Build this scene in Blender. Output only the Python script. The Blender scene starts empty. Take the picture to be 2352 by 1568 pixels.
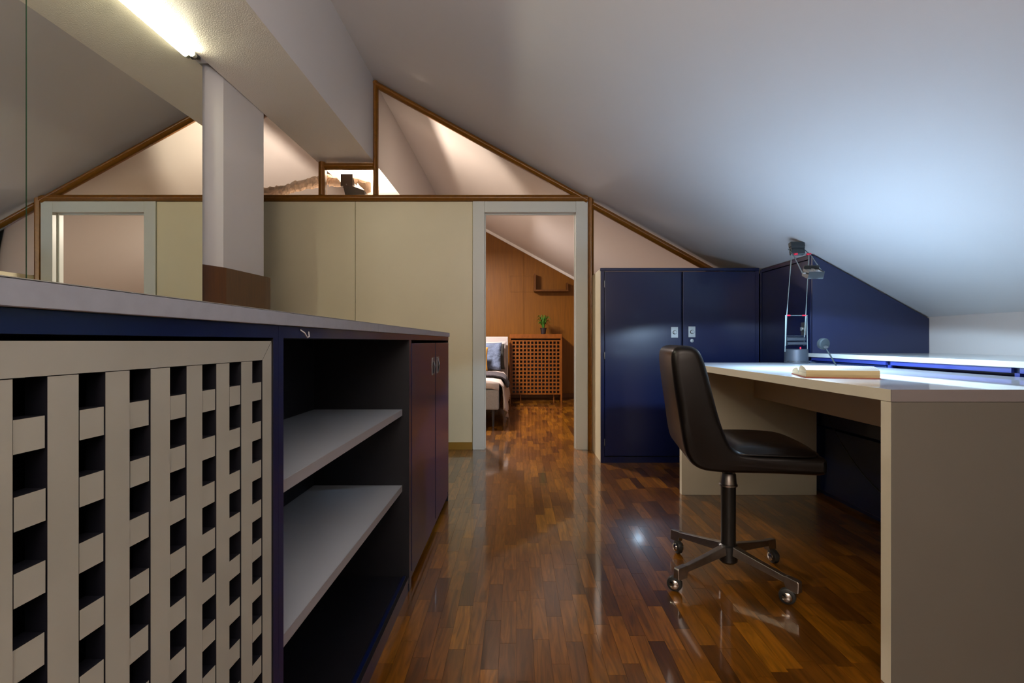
import bpy, bmesh, math, random
from mathutils import Vector, Matrix
random.seed(7)
S = bpy.context.scene
COL = S.collection
PI = math.pi

# ------------------------------------------------------------------ camera
cam = bpy.data.cameras.new('camera'); camo = bpy.data.objects.new('camera', cam); COL.objects.link(camo)
camo.location = (0, 0, 0.91); camo.rotation_euler = (PI/2, 0, 0)
cam.sensor_width = 36; cam.lens = 1180/2352*36; cam.shift_x = -10/2352; cam.clip_start = .02
S.camera = camo
# ------------------------------------------------------------------ world, lights, exposure
W = bpy.data.worlds.new('world'); S.world = W; W.use_nodes = True
W.node_tree.nodes['Background'].inputs[0].default_value = (.35, .5, .8, 1)
W.node_tree.nodes['Background'].inputs[1].default_value = .6
S.view_settings.view_transform = 'Standard'; S.view_settings.look = 'None'
S.view_settings.exposure = 0.12; S.view_settings.gamma = 1; S.view_settings.use_curve_mapping = False
S.cycles.max_bounces = 10; S.cycles.diffuse_bounces = 5; S.cycles.glossy_bounces = 5
S.cycles.transparent_max_bounces = 12
S.cycles.sample_clamp_indirect = 6.0; S.cycles.blur_glossy = .5
S.cycles.caustics_reflective = False; S.cycles.caustics_refractive = False

def light(name, typ, loc, power, color, rot=(0,0,0), **kw):
    l = bpy.data.lights.new(name, typ); l.energy = power; l.color = color
    for k, v in kw.items(): setattr(l, k, v)
    o = bpy.data.objects.new(name, l); o.location = loc; o.rotation_euler = rot; COL.objects.link(o)
    return o
def aim(o, tgt):
    o.rotation_euler = (Vector(tgt)-o.location).to_track_quat('-Z', 'Y').to_euler()
# desk lamp bulb (cool), floodlight bulb on the ledge behind the glass (warm), bedroom ceiling light (warm)
l = light('desk_lamp_light', 'SPOT', (1.297, 2.245, 1.183), 62, (.55, .77, 1), spot_size=math.radians(151), spot_blend=.06, shadow_soft_size=.045)
aim(l, (1.32, 2.32, .78))
l = light('desk_lamp_beam', 'SPOT', (1.297, 2.245, 1.183), 75, (.46, .71, 1), spot_size=math.radians(105), spot_blend=1, shadow_soft_size=.06)
aim(l, (1.36, 2.42, .78))
l = light('floodlight_light', 'SPOT', (-1.40, 4.70, 2.235), 80, (1, .80, .65), spot_size=math.radians(164), spot_blend=.15, shadow_soft_size=.03)
aim(l, (-1.40, 5.05, 3.2))
light('bedroom_light', 'AREA', (-.9, 6.2, 2.36), 175, (1, .86, .78), (0,0,0), shape='DISK', size=.4)
# unseen warm fill added behind the camera, aimed up, no fixture there
light('rear_fill_light', 'AREA', (-.1, -1.1, 1.30), 150, (1, .85, .73), (PI,0,0), shape='DISK', size=.5)

# ------------------------------------------------------------------ materials
MAT = {}
def mat(name, color, rough=.5, metal=0, coat=0, coat_rough=.05, spec=.5, noise=None, grain=None, bump=None, emit=None, sheen=0):
    m = bpy.data.materials.new(name); m.use_nodes = True; nt = m.node_tree; b = nt.nodes['Principled BSDF']
    b.inputs['Base Color'].default_value = (*color, 1); b.inputs['Roughness'].default_value = rough
    b.inputs['Metallic'].default_value = metal; b.inputs['Coat Weight'].default_value = coat
    b.inputs['Coat Roughness'].default_value = coat_rough; b.inputs['Specular IOR Level'].default_value = spec
    b.inputs['Sheen Weight'].default_value = sheen
    geo = nt.nodes.new('ShaderNodeNewGeometry')
    if noise or grain:
        mp = nt.nodes.new('ShaderNodeMapping'); nt.links.new(geo.outputs['Position'], mp.inputs['Vector'])
        tx = nt.nodes.new('ShaderNodeTexNoise'); nt.links.new(mp.outputs[0], tx.inputs['Vector'])
        if grain: sc, amt, fs = grain; mp.inputs['Scale'].default_value = fs
        else: sc, amt = noise
        tx.inputs['Scale'].default_value = sc; tx.inputs['Detail'].default_value = 5
        mr = nt.nodes.new('ShaderNodeMapRange'); nt.links.new(tx.outputs['Fac'], mr.inputs['Value'])
        mr.inputs['From Min'].default_value = .3; mr.inputs['From Max'].default_value = .7
        mr.inputs['To Min'].default_value = 1-amt; mr.inputs['To Max'].default_value = 1+amt
        mx = nt.nodes.new('ShaderNodeMix'); mx.data_type = 'RGBA'; mx.blend_type = 'MULTIPLY'; mx.inputs[0].default_value = 1
        mx.inputs['A'].default_value = (*color, 1); nt.links.new(mr.outputs[0], mx.inputs['B'])
        nt.links.new(mx.outputs['Result'], b.inputs['Base Color'])
    if bump:
        sc, st, dist = bump
        t2 = nt.nodes.new('ShaderNodeTexNoise'); nt.links.new(geo.outputs['Position'], t2.inputs['Vector'])
        t2.inputs['Scale'].default_value = sc; t2.inputs['Detail'].default_value = 3
        bp = nt.nodes.new('ShaderNodeBump'); bp.inputs['Strength'].default_value = st; bp.inputs['Distance'].default_value = dist
        nt.links.new(t2.outputs['Fac'], bp.inputs['Height']); nt.links.new(bp.outputs[0], b.inputs['Normal'])
        nt.links.new(bp.outputs[0], b.inputs['Coat Normal'])
    if emit:
        b.inputs['Emission Color'].default_value = (*emit[0], 1); b.inputs['Emission Strength'].default_value = emit[1]
    MAT[name] = m; return m

mat('plaster', (.64, .62, .61), .6, noise=(1.3, .02), bump=(60, .06, .002))
mat('rough_plaster', (.80, .73, .64), .42, bump=(150, .6, .004))
mat('cream_panel', (.70, .64, .44), .34, noise=(2, .03))
mat('white_frame', (.60, .63, .59), .35)
mat('brown_trim', (.21, .080, .007), .34, coat=.3, coat_rough=.2, grain=(7, .14, (6, 6, 6)))
mat('oak_base', (.09, .032, .003), .4, coat=.2, coat_rough=.3, grain=(10, .2, (8, 8, .6)))
mat('bedroom_wood', (.155, .055, .0005), .5, spec=.25, grain=(8, .16, (7, 7, .4)))
mat('bedroom_wood_dark', (.095, .030, .0005), .5, spec=.25, grain=(8, .2, (7, 7, .4)))
mat('lattice_wood', (.16, .044, .001), .45, spec=.3, grain=(8, .2, (4, 4, 2)))
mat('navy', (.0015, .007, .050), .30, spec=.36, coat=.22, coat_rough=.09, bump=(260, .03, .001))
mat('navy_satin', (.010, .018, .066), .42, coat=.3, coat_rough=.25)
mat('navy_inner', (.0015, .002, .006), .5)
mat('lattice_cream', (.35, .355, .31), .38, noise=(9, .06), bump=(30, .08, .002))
mat('grey_laminate', (.31, .335, .39), .36, grain=(6, .05, (1, 9, 9)))
mat('shelf_grey', (.34, .375, .43), .42)
mat('shelf_edge', (.30, .30, .32), .45)
mat('desk_top', (.62, .64, .68), .3, spec=.3, coat=.8, coat_rough=.025)
mat('desk_cream', (.72, .68, .53), .36, noise=(3, .03))
mat('desk_taupe', (.145, .137, .115), .4, noise=(3, .03))
mat('desk_edge_grey', (.20, .18, .18), .38)
mat('white_laminate', (.52, .56, .56), .22, coat=.4, coat_rough=.08)
mat('vinyl', (.004, .0028, .0022), .30, spec=.24, coat=.06, coat_rough=.3, bump=(220, .08, .001))
mat('black_paint', (.008, .008, .008), .35)
mat('baseboard_wood', (.26, .14, .012), .4)
mat('desk_apron', (.50, .41, .29), .45)
mat('spot_shade', (.007, .009, .010), .75, spec=.12)
mat('rubber', (.012, .013, .012), .5)
mat('chrome', (.62, .58, .54), .16, metal=1)
mat('brushed_metal', (.40, .37, .34), .34, metal=1, noise=(40, .1))
mat('plate_metal', (.27, .285, .29), .5, metal=1)
mat('lamp_grey', (.055, .066, .085), .4, metal=.5)
mat('lamp_dark', (.03, .037, .042), .4, metal=.3)
mat('rod_metal', (.16, .21, .22), .4, metal=.5)
mat('navy_lit', (.02, .034, .21), .3, coat=.8)  # brighter copy of navy, light from the desk put into the colour
mat('red_plastic', (.75, .02, .05), .35)
mat('reflector', (.7, .74, .78), .25, metal=.6)
mat('paper', (.50, .52, .49), .6)
mat('paper_edge', (.50, .38, .18), .7, grain=(4, .12, (2, 2, 120)))
mat('paper_edge_pale', (.68, .58, .36), .7, grain=(4, .2, (2, 2, 120)))
mat('cover_red', (.40, .08, .05), .5)
mat('ink', (.30, .31, .30), .7)
mat('wrap', (.88, .68, .50), .6, noise=(25, .2), bump=(30, .5, .01))
mat('fixture_black', (.045, .033, .024), .38)
mat('bed_white', (.40, .37, .37), .85, noise=(6, .04), sheen=.2)
mat('sheet_pink', (.40, .33, .30), .85, noise=(9, .05))
mat('bed_grey', (.24, .22, .215), .9, noise=(60, .08))
mat('pillow_blue', (.085, .115, .19), .85, noise=(12, .3), bump=(14, .9, .03))
mat('pillow_dark', (.045, .045, .042), .9)
mat('pillow_yellow', (.38, .20, .03), .85)
mat('throw_knit', (.035, .029, .036), .95, noise=(70, .5), bump=(90, .8, .01))
mat('leaf', (.045, .16, .015), .5)
mat('pot_black', (.015, .010, .012), .4)
mat('cord_black', (.01, .01, .01), .4)
mat('edge_green', (.03, .10, .05), .3)
mat('dust', (.6, .6, .62), .5)
mat('tube_light', (1, 1, .95), .5, emit=((1, .96, .72), 52))
mat('tube_cap', (.30, .29, .24), .5)
mat('subfloor', (.03, .012, .005), .6)

m = mat('mirror', (.90, .92, .83), .0, metal=1)
# thin clear panes: mostly see-through with a fresnel reflection
def pane_material():
    m = bpy.data.materials.new('pane_glass'); m.use_nodes = True; nt = m.node_tree; nt.nodes.clear()
    out = nt.nodes.new('ShaderNodeOutputMaterial'); t = nt.nodes.new('ShaderNodeBsdfTransparent'); t.inputs[0].default_value = (.96, .96, .95, 1)
    g = nt.nodes.new('ShaderNodeBsdfGlossy'); g.inputs['Roughness'].default_value = .01
    f = nt.nodes.new('ShaderNodeFresnel'); f.inputs[0].default_value = 1.4
    mx = nt.nodes.new('ShaderNodeMixShader'); nt.links.new(f.outputs[0], mx.inputs[0]); nt.links.new(t.outputs[0], mx.inputs[1])
    nt.links.new(g.outputs[0], mx.inputs[2]); nt.links.new(mx.outputs[0], out.inputs[0]); MAT['pane_glass'] = m
pane_material()
# varnished parquet: tone per block (object random + island random), grain along the block
def parquet_material():
    m = bpy.data.materials.new('parquet'); m.use_nodes = True; nt = m.node_tree; b = nt.nodes['Principled BSDF']; N = nt.nodes.new; L = nt.links.new
    geo = N('ShaderNodeNewGeometry'); oi = N('ShaderNodeObjectInfo')
    ad = N('ShaderNodeMath'); ad.operation = 'ADD'; L(geo.outputs['Random Per Island'], ad.inputs[0]); L(oi.outputs['Random'], ad.inputs[1])
    fr = N('ShaderNodeMath'); fr.operation = 'FRACT'; L(ad.outputs[0], fr.inputs[0])
    cr = N('ShaderNodeValToRGB'); e = cr.color_ramp; e.interpolation = 'LINEAR'
    e.elements[0].position = 0; e.elements[0].color = (.056, .0175, .0012, 1)
    e.elements[1].position = 1; e.elements[1].color = (.25, .094, .0035, 1)
    for p, c in ((.18, (.096, .032, .0016, 1)), (.5, (.143, .050, .0022, 1)), (.85, (.193, .071, .003, 1))):
        x = e.elements.new(p); x.color = c
    L(fr.outputs[0], cr.inputs[0])
    of = N('ShaderNodeVectorMath'); of.operation = 'SCALE'; of.inputs[0].default_value = (13, 31, 7); L(fr.outputs[0], of.inputs['Scale'])
    av = N('ShaderNodeVectorMath'); av.operation = 'ADD'; L(geo.outputs['Position'], av.inputs[0]); L(of.outputs[0], av.inputs[1])
    mp = N('ShaderNodeMapping'); mp.inputs['Scale'].default_value = (34, 3.4, 20); L(av.outputs[0], mp.inputs[0])
    tx = N('ShaderNodeTexNoise'); tx.inputs['Scale'].default_value = 1; tx.inputs['Detail'].default_value = 6; tx.inputs['Distortion'].default_value = 2.2
    L(mp.outputs[0], tx.inputs['Vector'])
    mr = N('ShaderNodeMapRange'); mr.inputs['From Min'].default_value = .3; mr.inputs['From Max'].default_value = .68
    mr.inputs['To Min'].default_value = .50; mr.inputs['To Max'].default_value = 1.35; L(tx.outputs['Fac'], mr.inputs['Value'])
    mx = N('ShaderNodeMix'); mx.data_type = 'RGBA'; mx.blend_type = 'MULTIPLY'; mx.inputs[0].default_value = 1
    L(cr.outputs[0], mx.inputs['A']); L(mr.outputs[0], mx.inputs['B']); L(mx.outputs['Result'], b.inputs['Base Color'])
    b.inputs['Roughness'].default_value = .32; b.inputs['Specular IOR Level'].default_value = .42; b.inputs['Coat Weight'].default_value = 1; b.inputs['Coat Roughness'].default_value = .07
    t2 = N('ShaderNodeTexNoise'); t2.inputs['Scale'].default_value = 7; t2.inputs['Detail'].default_value = 2; L(geo.outputs['Position'], t2.inputs['Vector'])
    bp = N('ShaderNodeBump'); bp.inputs['Strength'].default_value = .10; bp.inputs['Distance'].default_value = .004
    L(t2.outputs['Fac'], bp.inputs['Height']); L(bp.outputs[0], b.inputs['Normal']); L(bp.outputs[0], b.inputs['Coat Normal'])
    MAT['parquet'] = m
parquet_material()

# ------------------------------------------------------------------ helpers
def tag(o, label=None, cat=None, group=None, kind=None):
    if label: o['label'] = label
    if cat: o['category'] = cat
    if group: o['group'] = group
    if kind: o['kind'] = kind
    return o
def thing(name, loc, label=None, cat=None, group=None, rz=0, kind=None):
    o = bpy.data.objects.new(name, None); COL.objects.link(o); o.location = loc; o.rotation_euler = (0, 0, rz)
    o.empty_display_size = .1
    return tag(o, label, cat, group, kind)
def wmat(o):
    m = Matrix.Identity(4)
    while o is not None:
        m = o.matrix_basis @ m; o = o.parent
    return m
class MB:
    def __init__(s): s.b = bmesh.new(); s.mi = 0
    def box(s, x0, x1, y0, y1, z0, z1, bev=0, seg=1, M=None, mi=None):
        mi = s.mi if mi is None else mi
        v = [Vector((x, y, z)) for x in (x0, x1) for y in (y0, y1) for z in (z0, z1)]
        if M is not None: v = [M @ p for p in v]
        vs = [s.b.verts.new(p) for p in v]
        fs = [s.b.faces.new([vs[i] for i in q]) for q in ((0,1,3,2),(4,6,7,5),(0,4,5,1),(2,3,7,6),(0,2,6,4),(1,5,7,3))]
        for f in fs: f.material_index = mi
        if bev:
            es = list({e for f in fs for e in f.edges})
            r = bmesh.ops.bevel(s.b, geom=es, offset=bev, segments=seg, profile=.5, affect='EDGES')
            for f in r['faces']: f.material_index = mi
        return fs
    def prism(s, pts, a0, a1, axis='y', bev=0):     # pts in the plane across the axis: y -> (x,z), x -> (y,z), z -> (x,y)
        def P(p, a): return {'y': (p[0], a, p[1]), 'x': (a, p[0], p[1]), 'z': (p[0], p[1], a)}[axis]
        A = [s.b.verts.new(P(p, a0)) for p in pts]; B = [s.b.verts.new(P(p, a1)) for p in pts]; n = len(pts)
        fs = [s.b.faces.new(A), s.b.faces.new(B[::-1])]
        fs += [s.b.faces.new([A[i], B[i], B[(i+1) % n], A[(i+1) % n]]) for i in range(n)]
        for f in fs: f.material_index = s.mi
        if bev:
            es = list({e for f in fs for e in f.edges})
            bmesh.ops.bevel(s.b, geom=es, offset=bev, segments=2, profile=.5, affect='EDGES')
    def loft(s, rings, caps=True, closed=True):
        R = [[s.b.verts.new(p) for p in r] for r in rings]; n = len(R[0])
        for a, b in zip(R, R[1:]):
            for i in range(n if closed else n-1):
                f = s.b.faces.new([a[i], a[(i+1) % n], b[(i+1) % n], b[i]]); f.material_index = s.mi
        if caps:
            for r in (R[0], R[-1][::-1]):
                f = s.b.faces.new(r); f.material_index = s.mi
    def tube(s, pts, r, n=8, caps=True):
        pts = [Vector(p) for p in pts]; rr = r if isinstance(r, (list, tuple)) else [r]*len(pts); rings = []
        up = None
        for i, p in enumerate(pts):
            d = (pts[min(i+1, len(pts)-1)]-pts[max(i-1, 0)]).normalized()
            if up is None: up = Vector((0,0,1)) if abs(d.z) < .9 else Vector((1,0,0))
            a = d.cross(up).normalized(); b = a.cross(d).normalized(); up = b
            rings.append([p+rr[i]*(math.cos(t)*a+math.sin(t)*b) for t in [2*PI*k/n for k in range(n)]])
        s.loft(rings, caps)
    def lathe(s, prof, c=(0,0,0), n=20, M=None):
        rings = []
        for r, z in prof:
            ring = [Vector((c[0]+r*math.cos(2*PI*k/n), c[1]+r*math.sin(2*PI*k/n), c[2]+z)) for k in range(n)]
            rings.append([M @ p for p in ring] if M is not None else ring)
        s.loft(rings, True)
    def build(s, name, m, parent=None, smooth=False, local=False, label=None, kind=None, at=None):
        me = bpy.data.meshes.new(name)
        bmesh.ops.recalc_face_normals(s.b, faces=s.b.faces)
        if smooth is True or smooth:
            for f in s.b.faces: f.smooth = True
        s.b.to_mesh(me); s.b.free()
        for k in (m if isinstance(m, (list, tuple)) else [m]): me.materials.append(MAT[k])
        o = bpy.data.objects.new(name, me); COL.objects.link(o)
        if parent is not None:
            o.parent = parent
            if not local: me.transform(wmat(parent).inverted())
        if at is not None:      # move the origin to a point given in parent space
            me.transform(Matrix.Translation(-Vector(at))); o.location = at
        if smooth and smooth is not True:
            try: me.set_sharp_from_angle(angle=smooth)
            except Exception: pass
        return tag(o, label, kind=kind)
SM = math.radians(40)
def inst(src, parent, loc=None, rot=None):
    c = src.copy(); COL.objects.link(c); c.parent = parent
    if loc is not None: c.location = loc
    if rot is not None: c.rotation_euler = rot
    return c
def box(name, m, parent, *a, **k):
    kw = {q: k.pop(q) for q in ('bev', 'seg', 'M') if q in k}
    b = MB(); b.box(*a, **kw); return b.build(name, m, parent, **k)

# ================================================================== THE SETTING
WB = 4.33                      # partition between study and bedroom
BB = 8.30                      # far bedroom wall
XR = 2.545                     # knee wall
RX, RZ, SL = -1.20, 3.115, .5485
def ceil_r(x): return RZ-SL*(x-RX)
XL, LX = -1.675, -4.2
def ceil_l(x): return RZ-SL*(XL-x)

b = MB(); b.prism([(RX-.02, ceil_r(RX-.02)), (XR+.15, ceil_r(XR+.15)), (XR+.15, ceil_r(XR+.15)+.1), (RX-.02, ceil_r(RX-.02)+.1)], -1.7, BB+.1)
tag(b.build('ceiling', 'plaster'), kind='structure', label='sloping white plaster ceiling falling towards the desk side')
b = MB(); b.prism([(XL+.02, ceil_l(XL+.02)), (LX-.1, ceil_l(LX-.1)), (LX-.1, ceil_l(LX-.1)+.1), (XL+.02, ceil_l(XL+.02)+.1)], -1.7, BB+.1)
tag(b.build('ceiling', 'plaster'), kind='structure', label='sloping white ceiling on the far side of the ridge beam')
b = MB(); b.box(XL, RX, -1.7, BB+.1, 2.42, 3.3); bm_ = b.b
for f in bm_.faces: 
    f.material_index = 1 if abs(f.calc_center_median().z-2.42) < .01 else 0
tag(b.build('ceiling_beam', ['plaster', 'rough_plaster']), kind='structure', label='deep boxed ridge beam with a rough textured underside')

fl = tag(box('floor', 'subfloor', None, LX-.1, XR+.1, -1.7, BB+.1, -.08, -.004), kind='structure', label='reddish brown varnished parquet floor of short blocks')
# parquet blocks: 5 x 25 cm, end joints staggered at random per row
PW, PL, G = .05, .25, .0003
b = MB(); b.box(-PW/2+G, PW/2-G, -PL/2+G, PL/2-G, -.004, 0); plank0 = b.build('parquet_block', 'parquet', fl)
plank_mesh = plank0.data; bpy.data.objects.remove(plank0)
near = []; rest = []
rr = random.Random(3)
x = LX
while x < XR:
    off = rr.random()*PL; y = -1.7+off-PL
    while y < BB:
        cx, cy = x+PW/2, y+PL/2
        vis = 1.28 < cy < 4.2 and -.36 < cx < 1.75 and abs(cx+.008)*1180/cy < 1185
        if cx > .98 and cy < 1.45: vis = False
        (near if vis else rest).append((cx, cy)); y += PL
    x += PW
near.sort(key=lambda p: p[1]); rest += near[300:]; near = near[:300]
for i, (cx, cy) in enumerate(near):
    o = bpy.data.objects.new('parquet_block', plank_mesh); COL.objects.link(o); o.parent = fl; o.location = (cx, cy, 0)
vs, fs = [], []
for cx, cy in rest:
    x0, x1, y0, y1 = max(cx-PW/2+G, LX), min(cx+PW/2-G, XR), max(cy-PL/2+G, -1.7), min(cy+PL/2-G, BB)
    if x1 <= x0 or y1 <= y0: continue
    k = len(vs)
    vs += [(x0,y0,-.004),(x1,y0,-.004),(x1,y1,-.004),(x0,y1,-.004),(x0,y0,0),(x1,y0,0),(x1,y1,0),(x0,y1,0)]
    fs += [(k+4,k+5,k+6,k+7),(k,k+1,k+5,k+4),(k+1,k+2,k+6,k+5),(k+2,k+3,k+7,k+6),(k+3,k,k+4,k+7)]
me = bpy.data.meshes.new('parquet_field'); me.from_pydata(vs, [], fs); me.materials.append(MAT['parquet'])
o = bpy.data.objects.new('parquet_field', me); COL.objects.link(o); o.parent = fl; tag(o, kind='stuff')

# knee wall, rear wall, outer walls
tag(box('wall_right', 'plaster', None, XR, XR+.1, -1.7, BB+.1, 0, 1.12), kind='structure')
b = MB(); b.prism([(LX-.1, 0), (XR+.1, 0), (XR+.1, 1.1), (RX, 3.2), (XL, 3.2), (LX-.1, 1.7)], -1.8, -1.7)
tag(b.build('wall_rear', 'plaster'), kind='structure')
tag(box('wall_far_left', 'plaster', None, LX-.1, LX, 2.6, BB+.1, 0, 1.78), kind='structure')
# wall behind the mirror
b = MB(); b.box(-1.82, -1.706, -1.7, 2.79, 0, 2.42); b.box(-1.82, XL, -1.7, 2.79, 2.42, 3.02)
tag(b.build('wall_left', 'plaster'), kind='structure')
# end of that wall closes the left part of the study
tag(box('wall_left_return', 'plaster', None, LX, -1.82, 2.62, 2.72, 0, 1.8), kind='structure')

# partition: core, cream panels, baseboard
wd = tag(box('wall_back', 'cream_panel', None, LX, -.372, WB+.02, WB+.07, 0, 2.09), kind='structure', label='partition of cream panels with glazing above')
xs = [-.367, -1.358, -2.349, -3.34, LX]
for a, c in zip(xs, xs[1:]):
    box('wall_panel', 'cream_panel', wd, c+.002, a-.002, WB, WB+.019, 0.0, 2.088, bev=.0015)
tag(box('baseboard_back', 'baseboard_wood', None, LX, -.372, WB-.014, WB-.001, 0, .063, bev=.002), kind='structure')
b = MB(); b.prism([(.66, 0), (XR, 0), (XR, ceil_r(XR)+.02), (1.84, ceil_r(1.84)+.02), (1.84, 1.44), (.66, 1.44)], WB, WB+.09)
tag(b.build('wall_back_right', 'plaster'), kind='structure', label='white plaster wall behind the navy cupboards')
# ledge (cupboard tops) behind the partition
tag(box('wall_ledge', 'plaster', None, LX, -.42, WB+.072, WB+.75, 2.0, 2.085), kind='structure')

# door opening: frame of three flat boards, jamb and stop
dr = thing('door_1', (.114, WB, 0), kind='structure', label='white painted door frame, open to the bedroom')
x0, x1, zt = -.272, .505, 2.0
b = MB()
b.box(-.367, x0+.004, WB-.012, WB+.02, 0, 2.088, bev=.002); b.build('architrave', 'white_frame', dr)
b = MB(); b.box(x1-.004, .600, WB-.012, WB+.02, 0, 2.088, bev=.002); b.build('architrave', 'white_frame', dr)
b = MB(); b.box(x0+.0045, x1-.0045, WB-.011, WB+.02, zt-.002, 2.088, bev=.002); b.build('architrave', 'white_frame', dr)
b = MB()
b.box(x0-.02, x0, WB+.021, WB+.10, 0, zt+.02); b.box(x1, x1+.02, WB+.021, WB+.10, 0, zt+.02); b.box(x0, x1, WB+.021, WB+.10, zt, zt+.02)
b.build('jamb', 'white_frame', dr)
b = MB()
b.box(x0+.0005, x0+.012, WB+.045, WB+.06, 0, zt-.001); b.box(x1-.012, x1-.0005, WB+.045, WB+.06, 0, zt-.001); b.box(x0+.013, x1-.013, WB+.045, WB+.06, zt-.013, zt-.001)
b.build('door_stop', 'white_frame', dr)

# brown moulded trims
def moulding(mb, p0, p1, w, d0=WB-.035, d1=WB+.03):
    """a bar between two (x,z) points, w wide, with a rounded front bead"""
    a = Vector((p0[0], 0, p0[1])); c = Vector((p1[0], 0, p1[1])); L = (c-a).length; dx = (c-a).normalized()
    n = Vector((-dx.z, 0, dx.x))
    prof = [(-w/2, d1), (-w/2, d0+.018), (-w*.30, d0+.012), (-w*.22, d0+.004), (-w*.08, d0), (w*.12, d0+.002), (w*.22, d0+.010), (w*.40, d0+.012), (w/2, d0+.02), (w/2, d1)]
    rings = [[q+n*u+Vector((0, v, 0)) for u, v in prof] for q in (a, c)]
    mb.loft(rings, True)
def trim(name, p0, p1, w, **k):
    b = MB(); moulding(b, p0, p1, w, **k); return tag(b.build(name, 'brown_trim', smooth=math.radians(60)), kind='structure')
trim('trim_1', (LX, 2.117), (.60, 2.117), .05)                   # long horizontal rail
trim('trim_2', (.626, 0), (.626, 2.125), .047)                     # post beside the door
def off(x, d): return ceil_r(x)-d
trim('trim_3', (.64, off(.64, .045)), (1.78, off(1.78, .045)), .045)
# glazing above the rail
w1 = thing('window_1', (-.9, WB, 2.14), kind='structure', label='triangular internal glazing in brown mouldings above the cream panels')
def bar(p0, p1, w):
    b = MB(); moulding(b, p0, p1, w); b.build('glazing_bar', 'brown_trim', w1, smooth=math.radians(60))
bar((-1.186, 2.14), (-1.186, ceil_r(-1.186)-.01), .036)
bar((-1.20, off(-1.20, .03)), (.60, off(.60, .034)), .042)
bar((-1.635, 2.14), (-1.635, 2.418), .055)
bar((-1.61, 2.385), (-1.20, 2.385), .045)
bar((-1.70, ceil_l(-1.70)-.035), (LX, ceil_l(LX)-.035), .042)
def pane(pts):
    b = MB(); b.prism(pts, WB+.006, WB+.012); b.build('pane', 'pane_glass', w1)
pane([(-1.17, 2.14), (.5, 2.14), (.58, 2.14), (-1.17, off(-1.17, .05))])
pane([(-1.61, 2.14), (-1.205, 2.14), (-1.205, 2.365), (-1.61, 2.365)])
pane([(-3.5, 2.14), (-1.66, 2.14), (-1.66, 2.42), (-1.69, 2.45), (-1.69, ceil_l(-1.69)-.05), (-3.4, 2.15)])

w2 = thing('window_2', (1.2, WB, 1.45), kind='structure', label='triangular internal glazing above the navy cupboard')
b = MB(); moulding(b, (.65, 1.452), (1.84, 1.452), .03); b.build('glazing_bar', 'brown_trim', w2, smooth=math.radians(60))
b = MB(); b.prism([(.648, 1.46), (1.80, 1.46), (.648, off(.648, .05))], WB+.006, WB+.012); b.build('pane', 'pane_glass', w2)
# column beside the mirror, boxed with wood below
b = MB(); b.prism([(-1.742, 2.80), (-1.685, 2.955), (-1.68, 3.415), (-2.1, 3.415), (-2.1, 2.80)], 0, 2.83, 'z')
cl = tag(b.build('pillar', 'plaster'), kind='structure', label='white many-sided pillar between the mirror and the cream panels')
b = MB(); b.prism([(-1.735, 2.795), (-1.672, 2.962), (-1.645, 3.37), (-1.645, 3.44), (-2.12, 3.44), (-2.12, 2.795)], 0.0, 1.335, 'z', bev=.002)
b.build('pillar_cladding', 'oak_base', cl, label='brown wood cladding around the pillar foot')

# far bedroom wall: wood panels, baseboard, slope moulding
wb = MB(); wb.prism([(LX, 0), (XR, 0), (XR, ceil_r(XR)+.02), (RX, 3.2), (XL, 3.2), (LX, ceil_l(LX)+.02)], BB+.02, BB+.1)
wb = tag(wb.build('wall_bedroom', 'bedroom_wood_dark'), kind='structure', label='bedroom wall clad in orange-brown wood panels')
s = 1180/8.3
def panel(pts, m='bedroom_wood', d=.0, nm='wood_panel'):
    b = MB(); b.prism(pts, BB-d, BB+.018); b.build(nm, m, wb)
zl, zh, g = 1.708, 1.965, .002
top = lambda x: min(ceil_r(x), 3.1)
panel([(-2.4, 0), (-1.22-g, 0), (-1.22-g, 2.4), (-2.4, 2.4)])
panel([(-1.18, 0), (-.098-g, 0), (-.098-g, top(-.098)), (-1.18, top(-1.18))])
for a, c in ((-.098-g, .12-g), (.12+g, .281+g)):
    panel([(a, 0), (c, 0), (c, zl-g), (a, zl-g)]); panel([(a, zh+g), (c, zh+g), (c, top(c)), (a, top(a))])
panel([(.281+g, 0), (XR, 0), (XR, top(XR)), (.281+g, top(.281))])
for a, c in ((-.098, .12-g), (.12+g, .281)): panel([(a, zl), (c, zl), (c, zh), (a, zh)], d=.001)
b = MB(); b.prism([(RX, off(RX, .045)), (XR, off(XR, .045)), (XR, off(XR, .0)), (RX, off(RX, .0))], BB-.03, BB-.001)
tag(b.build('trim_4', 'plaster'), kind='structure')
tag(box('baseboard_bedroom', 'bedroom_wood_dark', None, LX, XR, BB-.02, BB-.001, 0, .075, bev=.004), kind='structure')

# ================================================================== MIRROR WALL AND TUBE LIGHT
mr = thing('wall_mirror', (-1.70, 1.0, .1), 'wide frameless wall mirror in abutting panes above the grey counter', 'mirror')
edges = [2.784, 1.782, .78, -.22, -1.22]
for a, c in zip(edges, edges[1:]):
    b = MB(); b.box(-1.705, -1.70, c+.0022, a-.0022, .1, 2.416); 
    for f in b.b.faces:
        f.material_index = 0 if f.calc_center_median().x > -1.7002 else 1
    b.build('mirror_pane', ['mirror', 'edge_green'], mr)
tl = thing('tube_light', (-1.683, 2.0, 2.42), 'slim glowing tube light along the top edge of the mirror', 'light')
b = MB(); b.tube([(-1.6835, 1.15, 2.404), (-1.6835, 2.665, 2.404)], .0155, 16); b.build('diffuser', 'tube_light', tl, smooth=SM)
for y0, y1 in ((2.666, 2.69), (1.125, 1.149)):
    b = MB(); b.tube([(-1.6835, y0, 2.404), (-1.6835, y1, 2.404)], .0135, 16); b.build('end_cap', 'tube_cap', tl, smooth=SM)
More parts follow.
